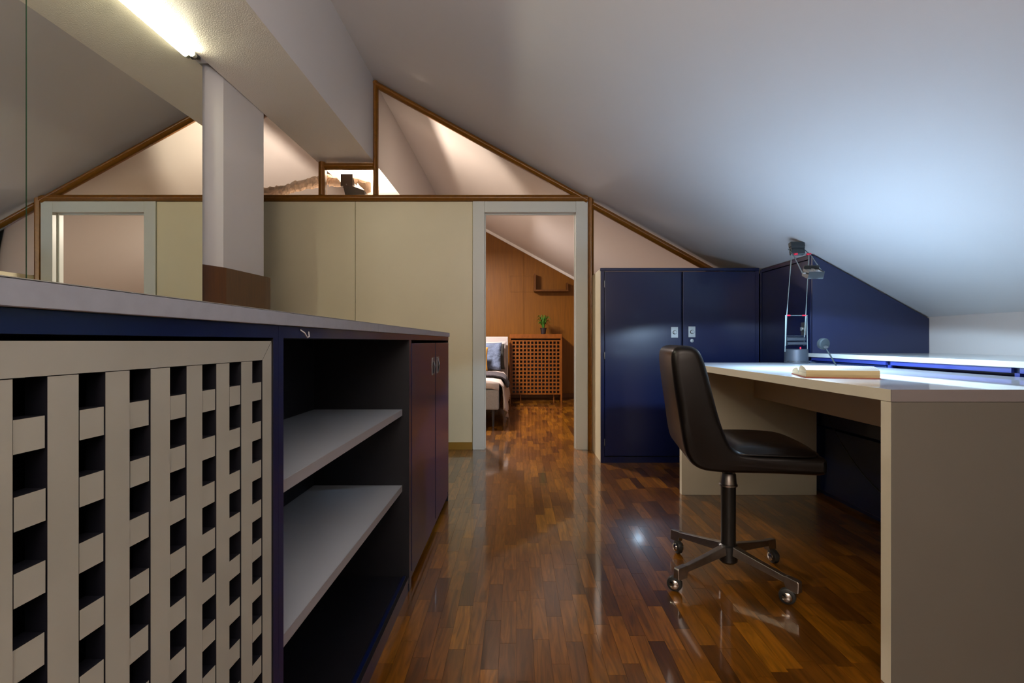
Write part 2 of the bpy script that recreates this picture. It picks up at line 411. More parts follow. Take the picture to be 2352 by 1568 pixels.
box('bracket', 'lamp_dark', tl, -1.698, -1.678, 2.692, 2.73, 2.407, 2.4195)

# ================================================================== LEFT CABINET RUN
CX = -.39
# --- worktop
wt = thing('counter_top', (-.57, 1.3, .936), 'long grey laminate counter top over the lattice and shelf cabinets', 'countertop')
JY = 1.43
for y0, y1 in ((-.33, JY-.0008), (JY+.0008, 2.957)):
    b = MB(); b.box(-.80, -.384, y0, y1, .9365, .9585, bev=.0008)
    b.build('board', 'grey_laminate', wt)
box('edge_strip', 'ink', wt, -.80, -.3838, -.33, 2.957, .9587, .9595)

def carcass(parent, y0, y1, floor_z=.052, back=-.757):
    """side walls, back, bottom, top rail of one cabinet unit"""
    b = MB()
    b.box(back, CX, y0, y0+.018, .0, .936); b.box(back, CX, y1-.018, y1, 0, .936)
    b.box(back, back+.02, y0+.018, y1-.018, .0, .936)
    b.box(back+.02, CX-.002, y0+.018, y1-.018, .03, floor_z)
    b.box(back+.02, CX, y0+.018, y1-.018, .916, .936)
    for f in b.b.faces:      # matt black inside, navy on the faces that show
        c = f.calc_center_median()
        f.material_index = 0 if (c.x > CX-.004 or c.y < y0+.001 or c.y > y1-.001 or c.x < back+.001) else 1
    return b
# --- lattice cabinet
lc = thing('lattice_cabinet', (-.57, .28, 0), 'navy cabinet with a cream open-lattice door, nearest on the left', 'cabinet')
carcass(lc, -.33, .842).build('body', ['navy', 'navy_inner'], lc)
box('plinth', 'navy', lc, CX-.015, CX-.003, -.31, .822, 0, .03)
dl = MB(); D0, PK, HW = .4005, .06045, .0290; ZT, PR, HH = .881, .060, .033
x0, x1 = CX-.021, CX-.002
NK = range(-11, 7); kl = D0+PK*(-11); kr = D0+PK*6+HW
fy0, fy1 = kl-.031, kr+.030
# frame: mitred top/bottom rails and stiles
def framebar(pts):      # pts in (y,z)
    b = MB(); b.prism(pts, x0, x1, 'x'); 
    for f in b.b.faces: f.material_index = 0 if f.calc_center_median().x > x1-.0005 or abs(f.normal.x) > .5 or True else 1
    return b
zb0, zb1 = .056, ZT-PR*12-HH
door = thing('lattice_door', (x0, .28, .5)); door.parent = lc; door.location = Vector((x0, .28, .5))-lc.location
g = .0004
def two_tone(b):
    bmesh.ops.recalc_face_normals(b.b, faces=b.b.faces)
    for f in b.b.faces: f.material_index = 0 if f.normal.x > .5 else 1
for pts in ([(fy0, .9105), (fy1, .9105), (kr+g, ZT+g), (kl-g, ZT+g)], [(fy0, zb0), (fy1, zb0), (kr+g, zb1-g), (kl-g, zb1-g)],
            [(fy1, .9105-g*2), (fy1, zb0+g*2), (kr+g*2, zb1), (kr+g*2, ZT)], [(fy0, .9105-g*2), (fy0, zb0+g*2), (kl-g*2, zb1), (kl-g*2, ZT)]):
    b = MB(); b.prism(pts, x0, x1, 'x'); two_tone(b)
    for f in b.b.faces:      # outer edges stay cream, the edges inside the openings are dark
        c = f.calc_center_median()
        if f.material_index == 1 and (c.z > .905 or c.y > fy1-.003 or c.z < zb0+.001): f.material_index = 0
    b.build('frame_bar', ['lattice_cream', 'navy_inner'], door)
dmat = wmat(door).inverted()
# vertical slats (one mesh shared) and crosspieces between them
sw = PK-HW
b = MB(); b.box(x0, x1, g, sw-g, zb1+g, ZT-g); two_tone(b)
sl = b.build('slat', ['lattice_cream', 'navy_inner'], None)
sl.parent = door; base = dmat @ Vector((0, 0, 0))
first = True
for k in list(NK)[1:]:
    y = D0+PK*k-sw
    o = sl if first else inst(sl, door); first = False
    o.location = base+Vector((random.uniform(-.0004, 0), y, 0))
ch = PR-HH
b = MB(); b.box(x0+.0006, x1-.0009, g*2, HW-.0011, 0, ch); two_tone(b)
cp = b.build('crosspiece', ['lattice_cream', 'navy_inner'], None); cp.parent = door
first = True
for k in NK:
    for j in range(12):
        o = cp if first else inst(cp, door); first = False
        o.location = base+Vector((random.uniform(-.0006, .0003), D0+PK*k+random.uniform(-.0003, .0003), ZT-PR*j-HH-ch+random.uniform(-.0004, .0004)))

# --- open shelf unit
su = thing('shelf_cabinet', (-.57, 1.36, 0), 'navy open cabinet with two grey shelves, between lattice door and dark doors', 'cabinet')
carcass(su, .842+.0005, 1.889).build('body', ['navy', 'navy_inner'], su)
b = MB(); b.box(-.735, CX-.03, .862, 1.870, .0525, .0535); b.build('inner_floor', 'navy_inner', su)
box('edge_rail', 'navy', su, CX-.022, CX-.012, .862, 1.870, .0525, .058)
for z, nm in ((.663, 0), (.387, 0)):
    b = MB(); b.box(-.7365, -.4165, .8615, 1.8695, z-.022, z); b.b.faces.ensure_lookup_table()
    sh = b.build('shelf', 'shelf_grey', su)
    box('edge_band', 'shelf_edge', sh, -.4163, -.4150, .8615, 1.8695, z-.0222, z-.0004)
box('plinth', 'navy', su, CX-.015, CX-.003, .862, 1.87, 0, .03)
b = MB(); b.tube([(CX+.001, .925, .931), (CX+.004, .936, .926), (CX+.006, .944, .917), (CX+.005, .955, .919), (CX+.001, .962, .928)], .0013, 6)
b.build('paint_chip', 'dust', su, label='small pale chip on the top rail', smooth=True)

# --- two-door cabinet
dc = thing('door_cabinet', (-.57, 2.42, 0), 'navy cabinet with two glossy doors at the far end of the counter', 'cabinet')
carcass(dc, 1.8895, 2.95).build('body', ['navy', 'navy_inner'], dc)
for (a, c, hy) in ((1.910, 2.455, 2.40), (2.480, 2.925, 2.545)):
    d = box('cabinet_door', 'navy', dc, CX-.0015, CX+.0015, a, c, .056, .903, bev=.001)
    b = MB(); z0, z1 = .755, .835; X = CX+.0016
    b.box(X, X+.002, hy-.034, hy-.028, z0, z1); b.box(X, X+.002, hy+.020, hy+.026, z0, z1)
    b.box(X, X+.002, hy-.028, hy+.020, z0, z0+.006); b.box(X, X+.002, hy-.028, hy+.020, z1-.006, z1)
    b.tube([(X+.001, hy+.012, z0+.006), (X+.006, hy+.010, z0+.04), (X+.001, hy+.012, z1-.02)], .003, 6)
    h = b.build('flush_pull', 'plate_metal', d, label='metal flush pull')
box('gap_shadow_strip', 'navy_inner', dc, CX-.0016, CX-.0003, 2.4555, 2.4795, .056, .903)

# ================================================================== NAVY CUPBOARDS ON THE RIGHT
def lock_plate(parent, c, axis='y'):
    """square metal plate with a round turn knob; faces -y, or -x"""
    b = MB(); w, h = .0265, .041
    b.box(-w, w, -.003, 0, -h, h, bev=.001); b.box(-w+.004, w-.004, -.0036, -.003, -h+.005, h-.005)
    b.lathe([(.0, 0), (.015, 0), (.015, .008), (.012, .012), (0, .012)], n=18, M=Matrix.Translation((0, -.0036, 0)) @ Matrix.Rotation(PI/2, 4, 'X'))
    b.box(-.003, .003, -.022, -.015, -.011, .011)
    R = Matrix.Rotation(0 if axis == 'y' else -PI/2, 4, 'Z')
    for v in b.b.verts: v.co = Vector(c)+(R @ v.co)
    return b.build('lock_plate', 'plate_metal', parent, smooth=math.radians(30), label='square metal plate with a turn knob')
kc = thing('cupboard', (1.23, 4.09, 0), 'navy two-door cupboard with metal lock plates against the white wall', 'cupboard')
Y0 = 3.863
b = MB(); b.box(.636, .654, Y0+.001, WB-.001, .0, 1.461, mi=1)
b.box(.6545, 1.822, Y0+.02, WB-.001, .0, 1.4395, mi=0)
b.build('body', ['navy', 'cream_panel'], kc)
b = MB(); b.box(.630, 1.822, Y0-.012, Y0+.018, 1.4405, 1.4615, bev=.001); b.build('top_rail', 'navy', kc)
b = MB(); b.box(.635, .660, Y0-.003, Y0+.018, 0, 1.440); b.box(1.795, 1.822, Y0-.003, Y0+.018, 0, 1.44); b.box(.6605, 1.7945, Y0-.003, Y0+.018, 0, .045)
b.build('face_frame', 'navy', kc)
for a, c, lx in ((.663, 1.2365, 1.185), (1.2495, 1.792, 1.315)):
    d = box('cupboard_door', 'navy', kc, a, c, Y0-.012, Y0+.008, .05, 1.434, bev=.003, seg=2)
    lock_plate(d, (lx, Y0-.0125, .982 if lx > 1.2 else .979))
    if lx > 1.2:
        b = MB(); b.lathe([(0, 0), (.013, 0), (.013, .005), (0, .006)], (0, 0, 0), 14, M=Matrix.Translation((lx, Y0-.0125, .916)) @ Matrix.Rotation(PI/2, 4, 'X'))
        b.build('key_lock', 'plate_metal', d, smooth=SM, label='round key lock')
for z in (1.315, .78, .13):
    b = MB(); b.tube([(.6615, Y0-.014, z), (.6615, Y0-.014, z+.05)], .0035, 8); b.build('hinge', 'plate_metal', kc, smooth=SM)

# corner cupboard under the slope, its door facing the desk, its end panel cut to the roof
ec = thing('corner_cupboard', (2.1, 3.5, 0), 'navy under-slope cupboard behind the desk lamp with a slanted end panel', 'cupboard')
PY = 3.164
xs_ = XR-.004
b = MB(); b.prism([(1.824, .0), (xs_, 0), (xs_, ceil_r(xs_)-.012), (1.832, ceil_r(1.832)-.012), (1.824, ceil_r(1.832)-.014)], PY, PY+.02)
b.build('end_panel', 'navy_satin', ec)
b = MB(); b.prism([(1.846, 0), (xs_, 0), (xs_, ceil_r(xs_)-.03), (1.846, 1.425)], PY+.021, Y0+.35); b.build('body', 'navy', ec)
d = box('cupboard_door', 'navy', ec, 1.826, 1.845, PY+.045, Y0-.045, .05, 1.420, bev=.003)
lock_plate(d, (1.8255, PY+.10, .99), 'x')
b = MB(); b.box(1.820, 1.8455, PY+.021, PY+.041, 0, 1.452); b.box(1.826, 1.8455, Y0-.040, Y0-.013, 0, 1.44); b.box(1.826, 1.845, PY+.042, Y0-.041, 1.424, 1.448)
b.build('face_frame', 'navy', ec)

# low drawer unit along the knee wall with a white top
du = thing('low_cabinet', (2.16, 1.5, 0), 'long low navy cabinet with a white top along the knee wall', 'cabinet')
FX = 1.79
b = MB(); b.box(FX, XR-.003, .1, PY-.002, .816, .839, bev=.001); b.build('top', 'white_laminate', du)
b = MB(); b.box(FX+.045, XR-.003, .12, PY-.003, 0.0, .7995)
b.box(FX+.02, FX+.0445, .12, PY-.003, .7965, .8155)
b.build('body', 'navy', du)
divs = [3.15, 2.49, 1.855, 1.22, .58]
for a in divs:
    b = MB(); b.box(FX+.014, FX+.0445, a-.014, a+.005, 0.0, .7955); b.build('divider', 'navy_lit', du)
for i, (a, c) in enumerate(zip(divs, divs[1:])):
    z1 = .792 if i == 0 else .772
    o = box('drawer_front', 'navy', du, FX+.008, FX+.040, c+.010, a-.019, .42, z1, bev=.002)
    box('drawer_front', 'navy', du, FX+.018, FX+.040, c+.010, a-.019, .03, .405, bev=.002)
    box('top_rail', 'navy_lit', du, FX+.008, FX+.0195, c+.0115, a-.020, .796, .8150)

# ================================================================== DESK
dk = thing('desk', (1.38, 2.2, 0), 'cream panel-sided desk with a glossy pale grey top', 'desk')
DX0, DX1, DY0, DY1 = .980, 1.786, 1.343, 3.088
b = MB(); b.box(DX0+.0022, DX1, DY0+.0022, DY1, .7525, .7838); b.build('desk_top', 'desk_top', dk, label='glossy pale grey top')
top = dk.children[-1]
box('edge_band', 'desk_cream', top, DX0, DX0+.002, DY0+.0022, DY1, .7525, .784, label='cream side edge')
box('edge_band', 'desk_edge_grey', top, DX0, DX1, DY0, DY0+.002, .7525, .784, label='grey front edge')
b = MB(); b.box(DX0+.001, DX1-.004, DY0+.0015, DY0+.041, 0, .7515, bev=.0012)
for f in b.b.faces: f.material_index = 0 if f.normal.x*0+f.calc_center_median().y > DY0+.003 else 1
b.build('side_panel', ['desk_cream', 'desk_taupe'], dk)
b = MB(); b.box(DX0+.001, DX1-.004, DY1-.040, DY1-.001, 0, .7515, bev=.0012); b.build('side_panel', 'desk_cream', dk)
box('apron', 'desk_apron', dk, 1.41, 1.43, DY0+.042, DY1-.041, .58, .7515)

# ================================================================== DESK LAMP (balanced arms)
LY = 3.0
lp = thing('desk_lamp', (1.634, LY, .784), 'grey balanced-arm desk lamp with red joints at the back of the desk', 'lamp')
lx = 1.634
b = MB(); b.lathe([(0, 0), (.058, 0), (.0635, .004), (.0625, .078), (.058, .082), (0, .082)], (lx, LY, .7842), 32); base = b.build('base', 'lamp_grey', lp, smooth=SM)
b = MB(); b.lathe([(0, 0), (.004, 0), (.004, .012), (.0, .013)], (lx, LY-.045, .866), 10); b.build('switch', 'red_plastic', base, smooth=SM, label='small red switch')
cu = bpy.data.curves.new('lettering', 'FONT'); cu.body = 'ARTEMIDE TIZIO'; cu.size = .0135; cu.extrude = .0004; cu.offset = .0003
to = bpy.data.objects.new('lettering', cu); COL.objects.link(to); bpy.context.view_layer.update()
lm = bpy.data.meshes.new_from_object(to.evaluated_get(bpy.context.evaluated_depsgraph_get())); bpy.data.objects.remove(to)
xm = [v.co.x for v in lm.vertices]; xc = (min(xm)+max(xm))/2; sx_ = .112/(max(xm)-min(xm))
for v in lm.vertices:                       # wrap the raised letters round the base
    t = (v.co.x-xc)*sx_/.0636-.5; r = .0636+v.co.z
    v.co = Vector((r*math.sin(t), -r*math.cos(t), v.co.y*.8+.007))
lm.materials.clear(); lm.materials.append(MAT['cord_black'])
to = bpy.data.objects.new('lettering', lm); COL.objects.link(to); to.parent = base; tag(to, 'dark raised lettering')
# lower fork
b = MB()
for sx in (-1, 1): b.tube([(lx+sx*.0655, LY, .850), (lx+sx*.0625, LY, 1.063)], .0026, 8)
b.build('fork', 'rod_metal', lp, smooth=SM)
b = MB(); b.tube([(lx-.066, LY, 1.062), (lx+.066, LY, 1.062)], .0022, 8); cb = b.build('pivot_rod', 'rod_metal', lp, smooth=SM)
for sx in (-1, 1):
    b = MB(); b.tube([(lx+sx*.056, LY, 1.062), (lx+sx*.035, LY, 1.062)], .0042, 10); b.build('joint_sleeve', 'red_plastic', cb, smooth=SM, label='red joint sleeve')
# long arm (two rods) with the low counterweight
ex, ey, ez = 1.641, 2.97, 1.413
b = MB()
for sx in (-1, 1): b.tube([(lx+sx*.0535-.002, LY+.012, .885), (lx+sx*.0555, LY, 1.062), (ex+sx*.050, ey, ez)], .0028, 8)
b.build('long_arm', 'rod_metal', lp, smooth=SM)
b = MB(); b.tube([(lx-.054, LY+.01, .923), (lx+.054, LY+.01, .923)], .0125, 14); b.tube([(lx-.054, LY+.0, .898), (lx+.056, LY+.0, .898)], .0105, 14)
b.tube([(lx-.056, LY+.01, .942), (lx+.054, LY+.01, .942)], .002, 8)
b.build('counterweight', 'lamp_grey', lp, smooth=SM)
b = MB(); b.tube([(ex-.053, ey, ez), (ex+.062, ey, ez+.004)], .0026, 8); cb = b.build('pivot_rod', 'rod_metal', lp, smooth=SM)
for a in ((-.038, -.018), (.036, .060)):
    b = MB(); b.tube([(ex+a[0], ey-.003, ez+.001), (ex+a[1], ey-.003, ez+.003)], .0058, 10); b.build('joint_sleeve', 'red_plastic', cb, smooth=SM, label='red joint sleeve')
# short arm: upper counterweight to head
hx, hy, hz = 1.297, 2.25, 1.207
b = MB()
for sx, q in ((-1, 0), (1, .0)):
    b.tube([(1.699+sx*.047, 3.12, 1.470), (ex+sx*.049+.004, ey-.006, ez), (hx+sx*.045, hy, hz+.004)], .0026, 8)
b.build('short_arm', 'rod_metal', lp, smooth=SM)
M = Matrix.Translation((1.694, 3.10, 1.470)) @ Matrix.Rotation(math.radians(-12), 4, 'X')
b = MB(); b.box(-.043, .043, -.016, .016, .008, .040, bev=.003, M=M); b.box(-.040, .040, -.013, .013, -.004, .008, M=M); b.box(-.043, .040, -.013, .015, -.038, -.004, bev=.003, M=M)
b.build('counterweight', 'lamp_dark', lp)
# head: open-topped box with reflector, lamp faces down
M = Matrix.Translation((hx+.003, hy, hz)) @ Matrix.Rotation(math.radians(24), 4, 'X')
b = MB(); w, d, h, t = .034, .025, .0165, .0018
b.box(-w, w, -d, -d+t, -h, h, M=M); b.box(-w, w, d-t, d, -h, h+.014, M=M); b.box(-w, -w+t, -d+t, d-t, -h, h, M=M); b.box(w-t, w, -d+t, d-t, -h, h, M=M)
hd = b.build('lamp_head', 'lamp_dark', lp)
b = MB(); b.box(-w+t+.001, w-t-.001, -d+t+.001, d-t-.001, .0105, .0135, M=M); b.box(-.005, .005, -.008, .016, .0136, .019, M=M)
b.build('reflector', 'reflector', hd, label='bright reflector plate')
b = MB(); b.box(-w-.009, -w-.0005, -.003, .003, .0, .006, M=M); b.box(w+.0005, w+.009, -.003, .003, .0, .006, M=M); b.build('pivot_pin', 'reflector', hd)

# small round-headed spot
sl_ = thing('small_spot_lamp', (1.528, 2.45, .7842), 'small dark round-headed spot lamp on a thin stem behind the book', 'lamp')
b = MB(); b.lathe([(0, 0), (.022, 0), (.022, .004), (.019, .006), (0, .006)], (1.528, 2.45, .7842), 20); b.build('base', 'lamp_dark', sl_, smooth=SM)
hc = Vector((1.493, 2.50, .899))
b = MB(); b.tube([(1.528, 2.45, .788), (1.524, 2.452, .80), (1.500, 2.49, .878)], .0036, 8); b.build('stem', 'spot_shade', sl_, smooth=SM)
M = Matrix.Translation(hc) @ Matrix.Rotation(math.radians(8), 4, 'Z') @ Matrix.Rotation(math.radians(97), 4, 'X')
b = MB(); b.lathe([(0, -.014), (.020, -.014), (.026, -.010), (.028, -.002), (.028, .010), (.024, .0145), (0, .016)], n=24, M=M); hd = b.build('lamp_head', 'spot_shade', sl_, smooth=SM)
M2 = Matrix.Translation(hc+Vector((.003, -.0155, -.016))) @ Matrix.Rotation(math.radians(97), 4, 'X') @ Matrix.Diagonal((1, .6, 1, 1))
b = MB(); b.lathe([(0, -.001), (.012, -.001), (.012, .002), (0, .002)], n=18, M=M2); b.build('lens', 'cord_black', hd, smooth=SM)

# cord under the desk and at the lamp foot
b = MB()
pts = []
for i in range(25):
    t = i/24
    pts.append((1.775, 2.95-1.30*t, .52-.40*math.sin(PI*t)**.8+.05*t))
b.tube(pts, .003, 6); o = b.build('power_cord', 'cord_black', smooth=True); tag(o, 'thin black cord hanging in a loop under the desk', 'cord')
b = MB(); b.tube([(1.69, 3.01, .800), (1.71, 3.015, .797), (1.74, 3.03, .789), (1.775, 3.05, .7875)], .002, 6)
o = b.build('power_cord', 'rod_metal', lp, smooth=True)

# ================================================================== OPEN BOOK
bk = thing('open_book', (1.1, 1.80, .784), 'thick open book with yellowed page edges lying on the desk', 'book', rz=math.radians(-17))
# local frame: x along the fore-edge, y away from the viewer; origin at the front middle of the book
bk.location = (1.119, 1.764, .784)
hl = .111
def page_block(prof, name='page_block'):
    b = MB(); b.prism(prof, -hl, hl, 'x')
    for f in b.b.faces:
        c = f.calc_center_median(); n = f.normal
        f.material_index = 0
    bmesh.ops.recalc_face_normals(b.b, faces=b.b.faces)
    for f in b.b.faces:
        if abs(f.normal.x) > .9: f.material_index = 2
        elif f.normal.z > .3: f.material_index = 0
        else: f.material_index = 1
    return b.build(name, ['paper', 'paper_edge', 'paper_edge_pale'], bk, local=True)
page_block([(.0, .0022), (-.003, .012), (-.001, .0268), (.012, .032), (.030, .0365), (.055, .0395), (.080, .0390), (.098, .033), (.108, .022), (.113, .006), (.113, .0022)])
page_block([(.1135, .0022), (.1135, .006), (.118, .020), (.130, .0275), (.150, .028), (.185, .024), (.215, .017), (.221, .0022)])
b = MB(); b.box(-hl-.002, hl+.002, -.004, .224, .0001, .002); b.build('cover', 'cover_red', bk, local=True, label='thin red cover board')
# printed lines on the near page
b = MB()
def pz(y):
    P = [(-.001, .0268), (.012, .032), (.030, .0365), (.055, .0395), (.080, .0390), (.098, .033)]
    for (a, za), (c, zc) in zip(P, P[1:]):
        if a <= y <= c: return za+(zc-za)*(y-a)/(c-a)
rl = random.Random(5)
for i in range(34):          # lines of text run across the page, from gutter to fore-edge
    x = -hl+.014+i*.0061
    y = .009; ye = .092 if i % 9 else .05
    while y < ye:
        w = rl.uniform(.003, .009)
        q = min(y+w, ye); 
        vs_ = [b.b.verts.new(p) for p in ((x-.0009, y, pz(y)+.0002), (x+.0009, y, pz(y)+.0002), (x+.0009, q, pz(q)+.0002), (x-.0009, q, pz(q)+.0002))]
        b.b.faces.new(vs_); y = q+.0016
b.build('text_lines', 'ink', bk, local=True, kind='stuff')

# ================================================================== OFFICE CHAIR
oc = thing('office_chair', (.825, 2.0, 0), 'dark brown vinyl swivel chair on a four-star castor base', 'chair', rz=math.radians(-9))
def rounded_extrude(b, prof, hw, r, M=None, n=5, taper=None):
    """closed (x,z) profile extruded along y, edges rounded by insetting"""
    N = len(prof); P = [Vector(p) for p in prof]
    area = sum(P[i].x*P[(i+1) % N].y-P[(i+1) % N].x*P[i].y for i in range(N)); sg = 1 if area > 0 else -1
    nor = []
    for i in range(N):
        a, c = P[i-1], P[(i+1) % N]; d = (c-a).normalized(); nor.append(Vector((-d.y, d.x))*sg)
    ys = [(-hw+r*(1-math.cos(t)), r*(1-math.sin(t))) for t in [PI/2*k/n for k in range(n+1)]]
    st = ys+[(-y, i) for y, i in reversed(ys)]
    rings = []
    for y, i in st:
        ring = []
        for p, q in zip(P, nor):
            v = p+q*i*(1 if p.y > .62 else .62)
            yy = y*(taper(v) if taper else 1)
            ring.append(Vector((v.x, yy, v.y)))
        rings.append(ring)
    b.loft(rings, True)
def smooth_loop(pts, it=2):
    for _ in range(it):
        o = []
        for i in range(len(pts)):
            a, c = pts[i], pts[(i+1) % len(pts)]
            o += [(a[0]*.75+c[0]*.25, a[1]*.75+c[1]*.25), (a[0]*.25+c[0]*.75, a[1]*.25+c[1]*.75)]
        pts = o
    return pts
shell = [(-.205, .56), (-.192, .495), (-.150, .456), (-.08, .448), (.05, .450), (.15, .452), (.252, .449), (.270, .456), (.273, .485), (.270, .508), (.255, .514), (.15, .515), (.03, .515),
         (-.030, .525), (-.058, .575), (-.084, .66), (-.108, .77), (-.128, .85), (-.150, .888), (-.195, .898), (-.232, .888), (-.243, .855), (-.232, .75), (-.215, .64)]
b = MB(); rounded_extrude(b, smooth_loop(shell, 2), .222, .027, taper=lambda v: 1-.10*max(0, (v.y-.55)/.35))
sh = b.build('shell', 'vinyl', oc, smooth=True, local=True)
# seat cushion, crowned
b = MB(); nx, ny = 22, 20
grid = []
for i in range(nx+1):
    row = []
    for j in range(ny+1):
        u, v = -1+2*i/nx, -1+2*j/ny
        # squircle mapping keeps the corners round
        x = u*math.sqrt(1-.16*v*v); y = v*math.sqrt(1-.10*u*u)
        hgt = (max(0, 1-abs(u)**6)*max(0, 1-abs(v)**6))**.5
        z = .513+.030*hgt+.006*(1-u*u)*(1-v*v)-.006*hgt*max(0, u)**2
        row.append(b.b.verts.new((.108+x*.158, y*.214, z)))
    grid.append(row)
for i in range(nx):
    for j in range(ny): b.b.faces.new([grid[i][j], grid[i+1][j], grid[i+1][j+1], grid[i][j+1]])
b.build('seat_cushion', 'vinyl', oc, smooth=True, local=True)
# piping around the seat edge
b = MB(); pts = []
for k in range(64):
    t = 2*PI*k/64; c_, s_ = math.cos(t), math.sin(t); e = .32
    pts.append(Vector((.104+.158*math.copysign(abs(c_)**e, c_), .216*math.copysign(abs(s_)**e, s_), .5155)))
b.tube(pts+[pts[0]], .0042, 6, caps=False); b.build('piping', 'vinyl', oc, smooth=True, local=True)
b = MB(); b.lathe([(0, .10), (.0275, .10), (.0275, .352), (.0, .352)], n=24); b.build('column', 'black_paint', oc, smooth=SM, local=True)
b = MB(); b.lathe([(0, .350), (.034, .350), (.034, .356), (.031, .358), (.0275, .396), (.025, .400), (0, .400)], n=24); b.build('collar', 'brushed_metal', oc, smooth=SM, local=True, label='tapered metal collar')
b = MB(); b.lathe([(0, .399), (.016, .399), (.016, .45), (0, .45)], n=16); b.build('spindle', 'black_paint', oc, smooth=SM, local=True)
b = MB(); b.lathe([(0, .052), (.026, .052), (.034, .060), (.035, .118), (.028, .124), (0, .124)], n=24); b.build('hub', 'black_paint', oc, smooth=SM, local=True)
# legs: tapered angled bars with a square end, castor under each
b = MB()
def lring(x, w, z0, z1): return [Vector((x, -w, z0)), Vector((x, w, z0)), Vector((x, w*.8, z1)), Vector((x, -w*.8, z1))]
b.loft([lring(.030, .016, .088, .122), lring(.12, .0135, .080, .108), lring(.235, .012, .070, .092), lring(.243, .0135, .050, .094), lring(.283, .0135, .050, .090), lring(.287, .012, .053, .087)])
es = [e for e in b.b.edges]; leg_bm = b
leg = b.build('leg', ['brushed_metal'], oc, local=True)
bv = leg.modifiers.new('bevel', 'BEVEL'); bv.width = .002; bv.segments = 2
b = MB(); b.tube([(0, 0, .048), (0, 0, .0555)], .006, 10)
Mw = Matrix.Translation((-.020, 0, .0285)) @ Matrix.Rotation(PI/2, 4, 'X')
b.mi = 1; b.lathe([(0, -.012), (.021, -.012), (.0265, -.009), (.028, 0), (.0265, .009), (.021, .012), (0, .012)], n=22, M=Mw)
b.mi = 0
# half-hood of the ball castor
for sy in (-1, 1):
    b.lathe([(.0, sy*.0125), (.017, sy*.0128), (.016, sy*.018), (.009, sy*.022), (0, sy*.023)], n=18, M=Mw)
b.box(-.022, .004, -.004, .004, .040, .0485)
cst = b.build('castor', ['chrome', 'rubber'], None, smooth=SM); cst.parent = leg
cst.location = (.264, 0, 0)
for k in range(4):
    a = math.radians(-60+9+90*k)
    lg = leg if k == 0 else inst(leg, oc)
    lg.rotation_euler = (0, 0, a)
    cs = cst if k == 0 else inst(cst, lg)
    cs.rotation_euler = (0, 0, (.5, 1.2, -.4, 2.2)[k]); cs.location = (.264, 0, 0)

# ================================================================== BEHIND THE GLASS: wrapped pipe and floodlight
b = MB(); rp = random.Random(11)
path = [(-2.42, 2.215), (-2.28, 2.232), (-2.15, 2.236), (-2.05, 2.25), (-1.95, 2.285), (-1.85, 2.305), (-1.76, 2.33), (-1.70, 2.352), (-1.65, 2.335), (-1.60, 2.325), (-1.575, 2.325)]
pp = []; rd = []
for i in range(len(path)-1):
    for q in range(5):
        t = q/5; pp.append((path[i][0]*(1-t)+path[i+1][0]*t, 4.555+rp.uniform(-.004, .004), path[i][1]*(1-t)+path[i+1][1]*t+rp.uniform(-.004, .004)))
        rd.append(.043*(1+rp.uniform(-.16, .16)))
b.tube(pp, rd, 14)
for v in b.b.verts: v.co += Vector((rp.uniform(-.004, .004), rp.uniform(-.005, .005), rp.uniform(-.005, .005)))
pr = thing('wrapped_pipe', (-1.9, 4.555, 2.23), 'crumpled beige wrapped pipe running behind the upper glazing', 'pipe')
b.build('sleeve', 'wrap', pr)
b = MB(); b.tube([(-1.43, 4.555, 2.325), (-1.40, 4.56, 2.335), (-1.37, 4.56, 2.315), (-1.335, 4.565, 2.30), (-1.325, 4.565, 2.25), (-1.36, 4.565, 2.225)], [.036, .022, .034, .046, .03, .01], 10)
for v in b.b.verts: v.co += Vector((rp.uniform(-.006, .006), rp.uniform(-.005, .005), rp.uniform(-.006, .006)))
sleeve_end = b
fx = thing('floodlight', (-1.45, 4.6, 2.085), 'black floodlight on the ledge behind the small square pane', 'lamp')
sleeve_end.build('wrapping', 'wrap', fx, label='crumpled beige wrapping')
box('clamp', 'fixture_black', fx, -1.541, -1.434, 4.50, 4.56, 2.272, 2.378, bev=.002)
b = MB(); b.tube([(-1.488, 4.4995, 2.285), (-1.488, 4.495, 2.285)], .006, 10); b.build('screw', 'plate_metal', fx, smooth=SM)
b = MB(); b.prism([(-1.520, 2.270), (-1.43, 2.27), (-1.335, 2.235), (-1.318, 2.155), (-1.32, 2.085), (-1.47, 2.085), (-1.49, 2.155)], 4.50, 4.62, bev=.004); b.build('housing', 'fixture_black', fx)

# ================================================================== BEDROOM
# lattice-front radiator cabinet
rc = thing('radiator_cabinet', (.3, 8.08, 0), 'wooden cabinet with a square-lattice front against the bedroom wall', 'cabinet')
CY = 7.90
b = MB(); b.box(-.107, .703, CY-.01, BB-.025, .955, 1.024, bev=.003); b.build('top', 'lattice_wood', rc)
for q in (.680, -.107): box('side_panel', 'lattice_wood', rc, q, q+.023, CY-.005, BB-.025, 0, .954)
b = MB(); b.box(-.083, .679, BB-.04, BB-.026, .09, .95); b.build('back_panel', 'navy_inner', rc)
lz0, lz1, lx0, lx1 = .095, .930, -.078, .674
b = MB(); nC, nR = 13, 14; px_, pz_ = (lx1-lx0-.012)/nC, (lz1-lz0-.02)/nR
for k in range(nC+1):
    xx = lx0+px_*k; b.box(xx, xx+px_*.36 if 0 < k < nC else xx+.020, CY, CY+.025, lz0, lz1)
for k in range(nR+1):
    zz = lz0+pz_*k; b.box(lx0, lx1, CY+.001, CY+.024, zz, zz+(pz_*.36 if 0 < k < nR else .022))
b.build('lattice', 'lattice_wood', rc, kind='stuff')
for q in (.06, .57): box('foot', 'lattice_wood', rc, q, q+.015, CY+.03, CY+.045, 0, .095)
